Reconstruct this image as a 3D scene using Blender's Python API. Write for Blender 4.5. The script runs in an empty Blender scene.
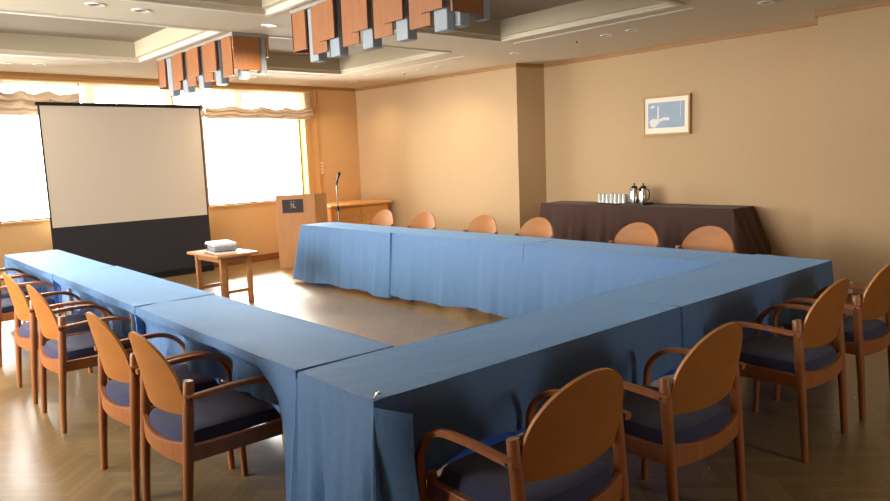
import bpy, bmesh, math, random
from mathutils import Matrix, Vector
random.seed(7)
sc = bpy.context.scene
COL = sc.collection
PI = math.pi
sin, cos = math.sin, math.cos

# ------------------------------------------------------------------ tunables
EXPOSURE = 0.12
SKY = 26.0
DOWN_FAR, DOWN_NEAR = 60.0, 12.0

# ------------------------------------------------------------------ materials
def lin(r, g, b):
    f = lambda c: (c/255/12.92) if c/255 <= .04045 else ((c/255+.055)/1.055)**2.4
    return (f(r), f(g), f(b), 1)

def mat(name, rgb, rough=.6, metal=0, spec=.5, var=.0, scale=(8, 8, 8), bump=0, bscale=60, coat=0, sheen=0, trans=0, alpha=1):
    m = bpy.data.materials.new(name); m.use_nodes = True
    nt = m.node_tree; p = nt.nodes['Principled BSDF']
    c = lin(*rgb)
    p.inputs['Base Color'].default_value = c
    p.inputs['Roughness'].default_value = rough
    p.inputs['Metallic'].default_value = metal
    p.inputs['Specular IOR Level'].default_value = spec
    p.inputs['Coat Weight'].default_value = coat
    p.inputs['Coat Roughness'].default_value = .15
    p.inputs['Sheen Weight'].default_value = sheen
    p.inputs['Transmission Weight'].default_value = trans
    tc = nt.nodes.new('ShaderNodeTexCoord')
    if var:
        mp = nt.nodes.new('ShaderNodeMapping'); mp.inputs['Scale'].default_value = scale
        n = nt.nodes.new('ShaderNodeTexNoise'); n.inputs['Scale'].default_value = 1; n.inputs['Detail'].default_value = 5
        r = nt.nodes.new('ShaderNodeValToRGB')
        r.color_ramp.elements[0].position = .3; r.color_ramp.elements[1].position = .7
        r.color_ramp.elements[0].color = tuple(x*(1-var) for x in c[:3])+(1,)
        r.color_ramp.elements[1].color = tuple(min(1, x*(1+var)) for x in c[:3])+(1,)
        L = nt.links.new
        L(tc.outputs['Object'], mp.inputs['Vector']); L(mp.outputs['Vector'], n.inputs['Vector'])
        L(n.outputs['Fac'], r.inputs['Fac']); L(r.outputs['Color'], p.inputs['Base Color'])
    if bump:
        n2 = nt.nodes.new('ShaderNodeTexNoise'); n2.inputs['Scale'].default_value = bscale; n2.inputs['Detail'].default_value = 3
        b = nt.nodes.new('ShaderNodeBump'); b.inputs['Strength'].default_value = bump; b.inputs['Distance'].default_value = .01
        nt.links.new(tc.outputs['Object'], n2.inputs['Vector'])
        nt.links.new(n2.outputs['Fac'], b.inputs['Height']); nt.links.new(b.outputs['Normal'], p.inputs['Normal'])
    return m

def add_creases(m, scale=9, strength=.25):
    # soft crumples on top of the fine weave
    nt = m.node_tree; p = nt.nodes['Principled BSDF']
    tc = nt.nodes.new('ShaderNodeTexCoord'); n = nt.nodes.new('ShaderNodeTexNoise')
    n.inputs['Scale'].default_value = scale; n.inputs['Detail'].default_value = 6; n.inputs['Roughness'].default_value = .62; n.inputs['Distortion'].default_value = 1.2
    b = nt.nodes.new('ShaderNodeBump'); b.inputs['Strength'].default_value = strength; b.inputs['Distance'].default_value = .03
    nt.links.new(tc.outputs['Object'], n.inputs['Vector']); nt.links.new(n.outputs['Fac'], b.inputs['Height'])
    old = p.inputs['Normal'].links
    if old: nt.links.new(old[0].from_socket, b.inputs['Normal'])
    nt.links.new(b.outputs['Normal'], p.inputs['Normal'])

def add_translucent(m, rgb, fac, transparent=0):
    nt = m.node_tree; p = nt.nodes['Principled BSDF']; out = nt.nodes['Material Output']
    t = nt.nodes.new('ShaderNodeBsdfTranslucent'); t.inputs['Color'].default_value = lin(*rgb)
    mx = nt.nodes.new('ShaderNodeMixShader'); mx.inputs['Fac'].default_value = fac
    nt.links.new(p.outputs[0], mx.inputs[1]); nt.links.new(t.outputs[0], mx.inputs[2])
    last = mx
    if transparent:
        tr = nt.nodes.new('ShaderNodeBsdfTransparent'); tr.inputs['Color'].default_value = (1, 1, 1, 1)
        m2 = nt.nodes.new('ShaderNodeMixShader'); m2.inputs['Fac'].default_value = transparent
        nt.links.new(mx.outputs[0], m2.inputs[1]); nt.links.new(tr.outputs[0], m2.inputs[2]); last = m2
    nt.links.new(last.outputs[0], out.inputs['Surface'])
    return m

def floor_material():
    m = bpy.data.materials.new('herringbone_parquet'); m.use_nodes = True
    nt = m.node_tree; p = nt.nodes['Principled BSDF']; N = nt.nodes.new; L = nt.links.new
    at = N('ShaderNodeAttribute'); at.attribute_name = 'plank'
    uv = N('ShaderNodeUVMap'); uv.uv_map = 'UVMap'
    mp = N('ShaderNodeMapping'); mp.inputs['Scale'].default_value = (3, 60, 1)
    add = N('ShaderNodeVectorMath'); add.operation = 'ADD'
    sc_ = N('ShaderNodeVectorMath'); sc_.operation = 'SCALE'; sc_.inputs['Scale'].default_value = 37
    L(at.outputs['Fac'], sc_.inputs[0]); L(uv.outputs['UV'], add.inputs[0]); L(sc_.outputs[0], add.inputs[1])
    L(add.outputs[0], mp.inputs['Vector'])
    n = N('ShaderNodeTexNoise'); n.inputs['Scale'].default_value = 1; n.inputs['Detail'].default_value = 4
    L(mp.outputs[0], n.inputs['Vector'])
    mixf = N('ShaderNodeMath'); mixf.operation = 'MULTIPLY_ADD'; mixf.inputs[1].default_value = .55
    hal = N('ShaderNodeMath'); hal.operation = 'MULTIPLY'; hal.inputs[1].default_value = .5
    L(n.outputs['Fac'], hal.inputs[0]); L(at.outputs['Fac'], mixf.inputs[0]); L(hal.outputs[0], mixf.inputs[2])
    r = N('ShaderNodeValToRGB')
    r.color_ramp.elements[0].position = .1; r.color_ramp.elements[0].color = lin(120, 98, 62)
    r.color_ramp.elements[1].position = .9; r.color_ramp.elements[1].color = lin(152, 126, 84)
    L(mixf.outputs[0], r.inputs['Fac'])
    # dark joint lines: distance of the plank-local uv (metres) to the plank edges
    sep = N('ShaderNodeSeparateXYZ'); L(uv.outputs['UV'], sep.inputs[0])
    def edge(sock, size):
        a = N('ShaderNodeMath'); a.operation = 'SUBTRACT'; a.inputs[0].default_value = size; L(sock, a.inputs[1])
        b = N('ShaderNodeMath'); b.operation = 'MINIMUM'; L(sock, b.inputs[0]); L(a.outputs[0], b.inputs[1]); return b
    e1, e2 = edge(sep.outputs[0], PL), edge(sep.outputs[1], PW)
    mn = N('ShaderNodeMath'); mn.operation = 'MINIMUM'; L(e1.outputs[0], mn.inputs[0]); L(e2.outputs[0], mn.inputs[1])
    mr = N('ShaderNodeMapRange'); mr.inputs['From Max'].default_value = .0022; mr.inputs['To Min'].default_value = .45
    L(mn.outputs[0], mr.inputs['Value'])
    mul = N('ShaderNodeMixRGB'); mul.blend_type = 'MULTIPLY'; mul.inputs['Fac'].default_value = 1
    L(r.outputs['Color'], mul.inputs['Color1']); L(mr.outputs[0], mul.inputs['Color2'])
    L(mul.outputs[0], p.inputs['Base Color'])
    rr = N('ShaderNodeMapRange'); rr.inputs['To Min'].default_value = .30; rr.inputs['To Max'].default_value = .36
    L(at.outputs['Fac'], rr.inputs['Value']); L(rr.outputs[0], p.inputs['Roughness'])
    p.inputs['Specular IOR Level'].default_value = .6
    p.inputs['Coat Weight'].default_value = .2; p.inputs['Coat Roughness'].default_value = .24
    return m
PL, PW = .30, .05

def wallpaper(name='woven_wallpaper', c0=(184, 155, 117), c1=(190, 161, 123)):
    m = bpy.data.materials.new(name); m.use_nodes = True
    nt = m.node_tree; p = nt.nodes['Principled BSDF']; N = nt.nodes.new; L = nt.links.new
    tc = N('ShaderNodeTexCoord')
    mp = N('ShaderNodeMapping'); mp.inputs['Scale'].default_value = (25, 25, 220)
    n = N('ShaderNodeTexNoise'); n.inputs['Scale'].default_value = 1; n.inputs['Detail'].default_value = 4
    mp2 = N('ShaderNodeMapping'); mp2.inputs['Scale'].default_value = (200, 200, 12)
    n2 = N('ShaderNodeTexNoise'); n2.inputs['Scale'].default_value = 1; n2.inputs['Detail'].default_value = 3
    L(tc.outputs['Object'], mp.inputs[0]); L(mp.outputs[0], n.inputs['Vector'])
    L(tc.outputs['Object'], mp2.inputs[0]); L(mp2.outputs[0], n2.inputs['Vector'])
    a = N('ShaderNodeMath'); a.operation = 'ADD'; L(n.outputs['Fac'], a.inputs[0]); L(n2.outputs['Fac'], a.inputs[1])
    h = N('ShaderNodeMath'); h.operation = 'MULTIPLY'; h.inputs[1].default_value = .5; L(a.outputs[0], h.inputs[0])
    r = N('ShaderNodeValToRGB'); r.color_ramp.elements[0].position = .35; r.color_ramp.elements[1].position = .65
    r.color_ramp.elements[0].color = lin(*c0); r.color_ramp.elements[1].color = lin(*c1)
    L(h.outputs[0], r.inputs['Fac']); L(r.outputs['Color'], p.inputs['Base Color'])
    b = N('ShaderNodeBump'); b.inputs['Strength'].default_value = .06; b.inputs['Distance'].default_value = .004
    L(h.outputs[0], b.inputs['Height']); L(b.outputs[0], p.inputs['Normal'])
    p.inputs['Roughness'].default_value = .8; p.inputs['Specular IOR Level'].default_value = .25
    return m

M = {}
M['wall'] = wallpaper()
M['farwall'] = wallpaper('warm_wall_covering', (200, 160, 110), (206, 168, 117))
M['coffer'] = mat('coffer_top_taupe', (150, 140, 122), .9, spec=.2)  # coffer tops toned darker than the ceiling around them
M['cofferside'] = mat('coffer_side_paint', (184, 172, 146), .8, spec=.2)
M['ceil'] = mat('ceiling_paint', (212, 201, 176), .9, spec=.2, bump=.05, bscale=200)
M['trimwhite'] = mat('ceiling_trim_paint', (226, 218, 200), .6, spec=.3)
M['cornice'] = mat('cornice_wood', (158, 112, 60), .5, var=.12, scale=(3, 3, 40))
M['wood_trim'] = mat('trim_wood', (196, 146, 88), .5, var=.1, scale=(20, 20, 3))
M['base'] = mat('baseboard_wood', (134, 78, 42), .45, var=.12, scale=(3, 3, 30))
M['floor'] = floor_material()
M['chair'] = mat('chair_beech', (156, 93, 47), .42, var=.16, scale=(30, 30, 5), coat=.1)
M['ply'] = mat('chair_plywood', (166, 103, 42), .5, spec=.35, var=.07, scale=(5, 24, 24))
M['ply_edge'] = mat('plywood_edge', (206, 146, 90), .5)
M['cushion'] = mat('navy_cushion_fabric', (60, 61, 88), .95, spec=.2, var=.2, scale=(300, 300, 300), bump=.3, bscale=700, sheen=.15)
M['cap'] = mat('dark_cap', (30, 20, 14), .5)
M['cloth'] = add_translucent(mat('blue_tablecloth', (84, 125, 172), .58, spec=.65, var=.05, scale=(60, 60, 60), bump=.25, bscale=300, sheen=.7), (40, 84, 205), .17)
M['cloth'].node_tree.nodes['Principled BSDF'].inputs['Sheen Tint'].default_value = lin(160, 205, 248)
add_creases(M['cloth'])
M['brown'] = add_translucent(mat('brown_tablecloth', (74, 52, 44), .85, spec=.2, var=.08, scale=(60, 60, 60), bump=.25, bscale=300, sheen=.1), (70, 44, 34), .08)
M['tabletop'] = mat('laminate_top', (200, 190, 172), .5, var=.04)
M['tableleg'] = mat('table_leg_metal', (172, 170, 165), .35, metal=.8)
M['rubber'] = mat('black_rubber', (24, 24, 24), .7)
M['screenwhite'] = mat('matte_screen', (208, 198, 182), .9, spec=.1, bump=.02, bscale=500)
M['screenblack'] = mat('black_mask', (50, 49, 53), .85, spec=.2)
M['blackmetal'] = mat('black_metal', (28, 28, 30), .4, metal=.4)
M['alu'] = mat('window_aluminium', (150, 132, 104), .4, metal=.5)
M['post'] = mat('window_post_paint', (224, 190, 138), .6)
M['jamb'] = mat('jamb_daylit_yellow', (236, 222, 132), .6, spec=.3)  # bright yellow: daylight on the window reveal, put into the colour
M['glass'] = None
M['shade'] = add_translucent(mat('sheer_shade_cloth', (214, 196, 170), .9, spec=.1, var=.06, scale=(200, 200, 8)), (220, 200, 170), .3, .12)
M['shadefold'] = add_translucent(mat('shade_fold_cloth', (198, 178, 154), .9, spec=.1, var=.12, scale=(40, 40, 160)), (150, 128, 104), .10, .0)
M['cord'] = mat('pull_cord', (70, 64, 60), .8)
M['lectern'] = mat('lectern_veneer', (192, 138, 88), .4, var=.07, scale=(30, 30, 3))
M['plaque'] = mat('dark_plaque', (66, 58, 62), .35)
M['emblem'] = mat('emblem_gold', (206, 190, 150), .35, metal=.3)
M['credenza'] = mat('credenza_veneer', (222, 164, 96), .42, var=.08, scale=(3, 30, 30))
M['oak'] = mat('oak_side_table', (168, 116, 70), .45, var=.14, scale=(5, 40, 40))
M['projw'] = mat('projector_light_grey', (204, 204, 206), .5)
M['projg'] = mat('projector_grey', (128, 132, 142), .5)
M['projg2'] = mat('projector_vent_grey', (112, 112, 120), .6)
M['paper'] = mat('paper_white', (236, 226, 210), .7)
M['lens'] = mat('lens_dark', (20, 20, 28), .1)
M['steel'] = mat('brushed_steel', (205, 202, 196), .22, metal=1)
M['chrome'] = mat('stand_steel', (150, 146, 140), .45, metal=.7)
M['traysilver'] = mat('tray_silver', (120, 114, 106), .3, metal=.9)
M['trayblack'] = mat('tray_black', (26, 22, 20), .5)
M['chandwood'] = mat('chandelier_veneer', (150, 94, 50), .45, var=.12, scale=(40, 40, 4))
M['acrylic'] = add_translucent(mat('frosted_acrylic', (172, 180, 186), .4, spec=.3), (190, 200, 208), .25)
M['plate'] = mat('chandelier_plate', (150, 146, 138), .5)
M['ring'] = mat('downlight_ring', (232, 228, 216), .45)
M['reflector'] = mat('downlight_reflector', (120, 112, 100), .3, metal=.7)
M['slot'] = mat('slot_dark', (96, 84, 62), .7)
M['framewood'] = mat('picture_frame_wood', (182, 144, 92), .4, var=.1, scale=(40, 40, 40))
M['matboard'] = mat('picture_mat', (242, 232, 208), .8)
M['print'] = mat('picture_blue', (150, 168, 186), .7, var=.12, scale=(3, 3, 7))
M['printwhite'] = mat('picture_white', (226, 222, 208), .7)
M['plastic'] = mat('ivory_plastic', (226, 214, 188), .4)
def glass_mat(name, tint=(1, 1, 1, 1), mixf=.12):
    m = bpy.data.materials.new(name); m.use_nodes = True; nt = m.node_tree
    for n in list(nt.nodes):
        if n.type == 'BSDF_PRINCIPLED': nt.nodes.remove(n)
    t = nt.nodes.new('ShaderNodeBsdfTransparent'); t.inputs[0].default_value = tint
    g = nt.nodes.new('ShaderNodeBsdfGlossy'); g.inputs['Roughness'].default_value = .02
    f = nt.nodes.new('ShaderNodeFresnel'); f.inputs['IOR'].default_value = 1.45
    mx = nt.nodes.new('ShaderNodeMixShader')
    nt.links.new(f.outputs[0], mx.inputs[0]); nt.links.new(t.outputs[0], mx.inputs[1]); nt.links.new(g.outputs[0], mx.inputs[2])
    nt.links.new(mx.outputs[0], nt.nodes['Material Output'].inputs['Surface'])
    return m
M['glass'] = glass_mat('window_glass')
M['tumbler'] = mat('tumbler_glass', (250, 250, 246), .12, trans=.35)

# ------------------------------------------------------------------ mesh builder
class MB:
    def __init__(s): s.v = []; s.f = []; s.mi = []; s.xf = None; s.m = 0
    def _add(s, vs, fs):
        o = len(s.v)
        s.v += [tuple(s.xf @ Vector(p)) if s.xf else tuple(p) for p in vs]
        s.f += [tuple(i+o for i in f) for f in fs]; s.mi += [s.m]*len(fs)
        return s
    def box(s, x0, y0, z0, x1, y1, z1):
        v = [(x, y, z) for z in (z0, z1) for y in (y0, y1) for x in (x0, x1)]
        return s._add(v, [(0, 2, 3, 1), (4, 5, 7, 6), (0, 1, 5, 4), (2, 6, 7, 3), (0, 4, 6, 2), (1, 3, 7, 5)])
    def prism(s, poly, z0, z1):
        n = len(poly)
        v = [(x, y, z0) for x, y in poly]+[(x, y, z1) for x, y in poly]
        f = [tuple(range(n))[::-1], tuple(range(n, 2*n))]+[(i, (i+1) % n, n+(i+1) % n, n+i) for i in range(n)]
        return s._add(v, f)
    def cyl(s, p0, p1, r0, r1=None, n=16): return s.tube([p0, p1], [r0, r0 if r1 is None else r1], n)
    def tube(s, path, r, n=12, sec=None, up=(0, 0, 1)):
        P = [Vector(p) for p in path]; k = len(P)
        R = r if isinstance(r, (list, tuple)) else [r]*k
        vs = []
        side = None
        for i in range(k):
            t = (P[min(i+1, k-1)]-P[max(i-1, 0)]).normalized()
            if side is None:
                u = Vector(up)
                if abs(t.dot(u)) > .95: u = Vector((1, 0, 0))
                side = t.cross(u).normalized()
            else:
                side = (side-t*side.dot(t)).normalized()
            nn = side.cross(t).normalized()
            if sec is None:
                vs += [P[i]+(side*cos(2*PI*j/n)+nn*sin(2*PI*j/n))*R[i] for j in range(n)]
            else:
                vs += [P[i]+side*a*R[i]+nn*b*R[i] for a, b in sec]
        if sec is not None: n = len(sec)
        f = [(i*n+j, i*n+(j+1) % n, (i+1)*n+(j+1) % n, (i+1)*n+j) for i in range(k-1) for j in range(n)]
        f += [tuple(range(n))[::-1], tuple(range((k-1)*n, k*n))]
        return s._add(vs, f)
    def lathe(s, prof, c=(0, 0, 0), n=24):
        vs = []; k = len(prof)
        for r, z in prof: vs += [(c[0]+r*cos(2*PI*j/n), c[1]+r*sin(2*PI*j/n), c[2]+z) for j in range(n)]
        f = [(i*n+j, i*n+(j+1) % n, (i+1)*n+(j+1) % n, (i+1)*n+j) for i in range(k-1) for j in range(n)]
        if prof[0][0] > 1e-6: f.append(tuple(range(n))[::-1])
        if prof[-1][0] > 1e-6: f.append(tuple(range((k-1)*n, k*n)))
        return s._add(vs, f)
    def grid(s, fn, nu, nv):
        vs = [fn(i/nu, j/nv) for j in range(nv+1) for i in range(nu+1)]
        w = nu+1
        return s._add(vs, [(j*w+i, j*w+i+1, (j+1)*w+i+1, (j+1)*w+i) for j in range(nv) for i in range(nu)])
    def build(s, name, m, parent=None, smooth=False, bevel=0, seg=2, weld=True, solid=0, solid_off=0):
        me = bpy.data.meshes.new(name)
        bm = bmesh.new()
        bv = [bm.verts.new(p) for p in s.v]
        for f, mi in zip(s.f, s.mi):
            try: fc = bm.faces.new([bv[i] for i in f]); fc.material_index = mi; fc.smooth = smooth
            except ValueError: pass
        if weld: bmesh.ops.remove_doubles(bm, verts=bm.verts, dist=1e-5)
        bmesh.ops.recalc_face_normals(bm, faces=bm.faces)
        bm.to_mesh(me); bm.free()
        for x in (m if isinstance(m, (list, tuple)) else [m]): me.materials.append(x)
        o = bpy.data.objects.new(name, me); COL.objects.link(o)
        if parent: o.parent = parent
        if solid:
            md = o.modifiers.new('solid', 'SOLIDIFY'); md.thickness = solid; md.offset = solid_off
        if bevel:
            md = o.modifiers.new('bevel', 'BEVEL'); md.width = bevel; md.segments = seg; md.limit_method = 'ANGLE'; md.angle_limit = .6
        if smooth:
            md = o.modifiers.new('weighted', 'EDGE_SPLIT'); md.split_angle = .7
        return o

def tag(o, label, cat, group=None, kind=None):
    if label: o['label'] = label
    if cat: o['category'] = cat
    if group: o['group'] = group
    if kind: o['kind'] = kind
    return o
def empty(name, loc=(0, 0, 0), rz=0):
    o = bpy.data.objects.new(name, None); COL.objects.link(o); o.location = loc; o.rotation_euler = (0, 0, rz)
    o.empty_display_size = .1
    return o
def thing(name, label, cat, loc=(0, 0, 0), rz=0, group=None): return tag(empty(name, loc, rz), label, cat, group)
def struct(o): o['kind'] = 'structure'; return o
def copy_tree(o, parent=None):
    c = o.copy(); COL.objects.link(c)
    if parent: c.parent = parent
    for ch in list(o.children): copy_tree(ch, c)
    return c

# ------------------------------------------------------------------ the room
H = 2.627                       # ceiling
TH = math.atan(.055)            # the window wall stands very slightly askew
WX, WY = .46, 7.42
def wallm(): return Matrix.Translation((WX, WY, 0)) @ Matrix.Rotation(TH, 4, 'Z')
XL, YB = -3.4, -4.6            # left wall and rear wall, out of frame
U0, U1 = -4.1, 5.35             # extent of the window wall along itself
UO0, UO1 = -.45, 4.13           # the window opening
SILL, HEAD = .885, 2.545

# floor : herringbone planks
def make_floor():
    bm = bmesh.new(); lay = bm.faces.layers.float.new('plank'); uvl = bm.loops.layers.uv.new('UVMap')
    n = round(PL/PW); c0 = Vector((2, 1.6)); a = PI/4
    def quad(x, y, w, h, horiz):
        pts = [(x, y), (x+w, y), (x+w, y+h), (x, y+h)]
        W = [Vector((p[0]*cos(a)-p[1]*sin(a), p[0]*sin(a)+p[1]*cos(a)))+c0 for p in pts]
        mx = sum(p.x for p in W)/4; my = sum(p.y for p in W)/4
        if not (XL-.4 < mx < 6.7 and YB-.4 < my < 8.4): return
        f = bm.faces.new([bm.verts.new((p.x, p.y, 0)) for p in W]); f[lay] = random.random()
        uvs = [(0, 0), (w, 0), (w, h), (0, h)] if horiz else [(0, 0), (0, w), (h, w), (h, 0)]
        for l, q in zip(f.loops, uvs): l[uvl].uv = q
    for k in range(-190, 190):
        for m_ in range(-20, 20):
            quad(k*PW+m_*2*PL, k*PW, PL, PW, True)
            quad(k*PW+m_*2*PL, (k-2*n+1)*PW, PW, PL, False)
    for co, no in (((XL, 0, 0), (-1, 0, 0)), ((6.25, 0, 0), (1, 0, 0)), ((0, YB, 0), (0, -1, 0)), ((WX, WY+.02, 0), (-sin(TH), cos(TH), 0))):
        bmesh.ops.bisect_plane(bm, geom=bm.verts[:]+bm.edges[:]+bm.faces[:], plane_co=co, plane_no=no, clear_outer=True)
    bmesh.ops.recalc_face_normals(bm, faces=bm.faces)
    for f in bm.faces:
        if f.normal.z < 0: f.normal_flip()
    me = bpy.data.meshes.new('floor'); bm.to_mesh(me); bm.free(); me.materials.append(M['floor'])
    o = bpy.data.objects.new('floor', me); COL.objects.link(o); return struct(o)
make_floor()

# window wall (wall_far) around the opening
w = MB(); w.xf = wallm(); T = .28
w.box(U0, 0, 0, UO0, T, H+.4); w.box(UO1, 0, 0, U1, T, H+.4)
w.box(UO0, 0, 0, UO1, T, SILL); w.box(UO0, 0, HEAD, UO1, T, H+.4)
struct(w.build('wall_far', M['farwall'], weld=False))
# right wall: pilaster zone, recess, nearer zone
cx, cy = 5.60, WY+.055*(5.60-WX)
RW = [(cx, cy+.02), (5.765, 4.24), (6.21, 4.15), (6.21, .52), (5.735, .485), (5.735, YB-.2)]
w = MB(); w.prism(RW+[(6.7, YB-.2), (6.7, cy+.3), (cx, cy+.3)], 0, H+.4)
struct(w.build('wall_right', M['wall']))
LW0, LW1 = 1.3, 6.8             # unseen window added to the left wall for side light
w = MB(); w.box(XL-.2, YB-.2, 0, XL, LW0, H+.4); w.box(XL-.2, LW1, 0, XL, 7.6, H+.4); w.box(XL-.2, LW0, 0, XL, LW1, SILL); w.box(XL-.2, LW0, HEAD, XL, LW1, H+.4)
struct(w.build('wall_left', M['wall'], weld=False))
wl = struct(empty('fill_window_left', (XL, 0, 0)))
f = MB(); f.box(-.15, LW0, SILL, -.11, LW1, SILL+.04); f.box(-.15, LW0, HEAD-.04, -.11, LW1, HEAD); f.box(-.15, LW0, SILL, -.11, LW0+.04, HEAD); f.box(-.15, LW1-.04, SILL, -.11, LW1, HEAD)
for k_ in range(1, 4): f.box(-.15, LW0+k_*(LW1-LW0)/4-.025, SILL, -.11, LW0+k_*(LW1-LW0)/4+.025, HEAD)
struct(f.build('window_frame', M['alu'], wl, weld=False))
f = MB(); f.box(-.135, LW0, SILL, -.127, LW1, HEAD); struct(f.build('window_pane', M['glass'], wl))
BW0, BW1 = 1.8, 2.25             # made-up window in the rear wall, added as fill from behind the viewpoint
w = MB(); w.box(XL-.2, YB-.2, 0, BW0, YB, H+.4); w.box(BW1, YB-.2, 0, 6.7, YB, H+.4); w.box(BW0, YB-.2, 0, BW1, YB, SILL); w.box(BW0, YB-.2, 2.2, BW1, YB, H+.4)
struct(w.build('wall_back', M['wall'], weld=False))
wb = struct(empty('fill_window_rear', (0, YB, 0)))
f = MB(); f.box(BW0, -.15, SILL, BW1, -.11, SILL+.04); f.box(BW0, -.15, 2.16, BW1, -.11, 2.2); f.box(BW0, -.15, SILL, BW0+.04, -.11, 2.2); f.box(BW1-.04, -.15, SILL, BW1, -.11, 2.2); f.box((BW0+BW1)/2-.025, -.15, SILL, (BW0+BW1)/2+.025, -.11, 2.2)
struct(f.build('window_frame', M['alu'], wb, weld=False))
f = MB(); f.box(BW0, -.135, SILL, BW1, -.127, 2.2); struct(f.build('window_pane', M['glass'], wb))

# ceiling with four recessed coffers
CF = [(-.60, 1.56, 1.00, 3.00), (2.05, 4.23, 1.00, 3.02), (-.60, 1.56, 3.86, 5.95), (2.05, 4.25, 3.90, 6.05)]
CD = .19
c = MB()
xs = sorted({XL-.1, 6.6} | {a for q in CF for a in q[:2]}); ys = sorted({YB-.1, 8.2} | {a for q in CF for a in q[2:]})
for i in range(len(xs)-1):
    for j in range(len(ys)-1):
        mx, my = (xs[i]+xs[i+1])/2, (ys[j]+ys[j+1])/2
        if any(q[0] < mx < q[1] and q[2] < my < q[3] for q in CF): continue
        c._add([(xs[i], ys[j], H), (xs[i+1], ys[j], H), (xs[i+1], ys[j+1], H), (xs[i], ys[j+1], H)], [(0, 1, 2, 3)])
for x0, x1, y0, y1 in CF:
    e = .05; h1 = H+.03; h2 = H+CD
    def ringq(a, za, b, zb):
        A = [(x0+a, y0+a, za), (x1-a, y0+a, za), (x1-a, y1-a, za), (x0+a, y1-a, za)]
        B = [(x0+b, y0+b, zb), (x1-b, y0+b, zb), (x1-b, y1-b, zb), (x0+b, y1-b, zb)]
        for k in range(4): c._add([A[k], A[(k+1) % 4], B[(k+1) % 4], B[k]], [(0, 1, 2, 3)])
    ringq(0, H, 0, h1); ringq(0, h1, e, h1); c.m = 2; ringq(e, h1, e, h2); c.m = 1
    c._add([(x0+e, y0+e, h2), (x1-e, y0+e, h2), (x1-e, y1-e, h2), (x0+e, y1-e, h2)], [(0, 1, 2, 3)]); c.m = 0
c._add([(XL-.1, YB-.1, H+.3), (6.6, YB-.1, H+.3), (6.6, 8.2, H+.3), (XL-.1, 8.2, H+.3)], [(0, 1, 2, 3)])
struct(c.build('ceiling', [M['ceil'], M['coffer'], M['cofferside']], weld=False))
# coffer mouldings: a small raised bead round each opening
for k, (x0, x1, y0, y1) in enumerate(CF):
    b = MB(); o_, z0, z1 = .045, H-.012, H+.006
    b.box(x0-o_, y0-o_, z0, x1+o_, y0, z1); b.box(x0-o_, y1, z0, x1+o_, y1+o_, z1)
    b.box(x0-o_, y0, z0, x0, y1, z1); b.box(x1, y0, z0, x1+o_, y1, z1)
    struct(b.build('trim_%d' % (k+1), M['trimwhite'], bevel=.004))
# cornice
t = MB(); t.xf = wallm(); t.box(U0, -.025, H-.045, U1, 0, H); struct(t.build('trim_5', M['cornice']))
def along(mb, pts, d, z0, z1):      # strip along the room side of a polyline (room lies at smaller x)
    L_ = []
    n = len(pts)
    for i in range(n):
        p = Vector(pts[i]); ns = []
        for a, b in ((i-1, i), (i, i+1)):
            if 0 <= a and b < n:
                e = Vector(pts[b])-Vector(pts[a]); ns.append(Vector((e.y, -e.x)).normalized())
        nn = sum(ns, Vector((0, 0))).normalized(); q = p+nn*d/max(.3, nn.dot(ns[0])); L_.append(q)
    for i in range(n-1):
        mb.prism([tuple(pts[i]), tuple(pts[i+1]), tuple(L_[i+1]), tuple(L_[i])], z0, z1)
RWc = [(x, y) for x, y in RW]
t = MB(); along(t, RWc, .022, H-.045, H); struct(t.build('trim_6', M['cornice'], weld=False))
t = MB(); along(t, RWc, .012, 0, .08); struct(t.build('baseboard_right', M['base'], weld=False))
t = MB(); t.xf = wallm(); t.box(U0, -.015, 0, U1, 0, .10); struct(t.build('baseboard_far', M['base']))
t = MB(); t.xf = wallm(); t.box(UO0, -.012, HEAD-.005, UO1+.12, 0, H-.045); struct(t.build('trim_7', M['wood_trim']))     # fascia over the window
t = MB(); t.xf = wallm(); t.box(UO1+.02, -.014, 0.1, UO1+.1, 0, HEAD); t.box(UO1+.20, -.018, 0.1, UO1+.225, 0, H-.045); struct(t.build('trim_8', M['wood_trim'], weld=False))
# window
wn = struct(empty('window_1'))
f = MB(); f.xf = wallm(); g0, g1 = .15, .19
f.box(UO0, g0, SILL, UO1, g1, SILL+.012); f.box(UO0, g0, HEAD-.04, UO1, g1, HEAD)
f.box(UO0, g0, SILL, UO0+.03, g1, HEAD); f.box(UO1-.03, g0, SILL, UO1, g1, HEAD); f.box(UO0, g0, 2.15, UO1, g1, 2.20)
struct(f.build('window_frame', M['alu'], wn, weld=False))
for u in (-.02, 1.02, 2.05, 3.08):
    f = MB(); f.xf = wallm(); f.box(u-.055, g0-.03, 2.17, u+.055, g1, HEAD); struct(f.build('window_post', M['post'], wn))
for u in (1.02, 2.5):
    f = MB(); f.xf = wallm(); f.box(u-.02, g0, SILL, u+.02, g1, 2.17); struct(f.build('window_mullion', M['alu'], wn))
f = MB(); f.xf = wallm(); f.box(UO0, g0+.012, SILL, UO1, g0+.02, HEAD); struct(f.build('window_pane', M['glass'], wn))
f = MB(); f.xf = wallm(); f.box(UO0, -.02, SILL-.025, UO1, g0, SILL); struct(f.build('window_sill', M['wood_trim'], wn))
f = MB(); f.xf = wallm(); f.box(UO1-.008, 0.0, SILL, UO1, g0, HEAD); struct(f.build('window_jamb', M['jamb'], wn))

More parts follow.
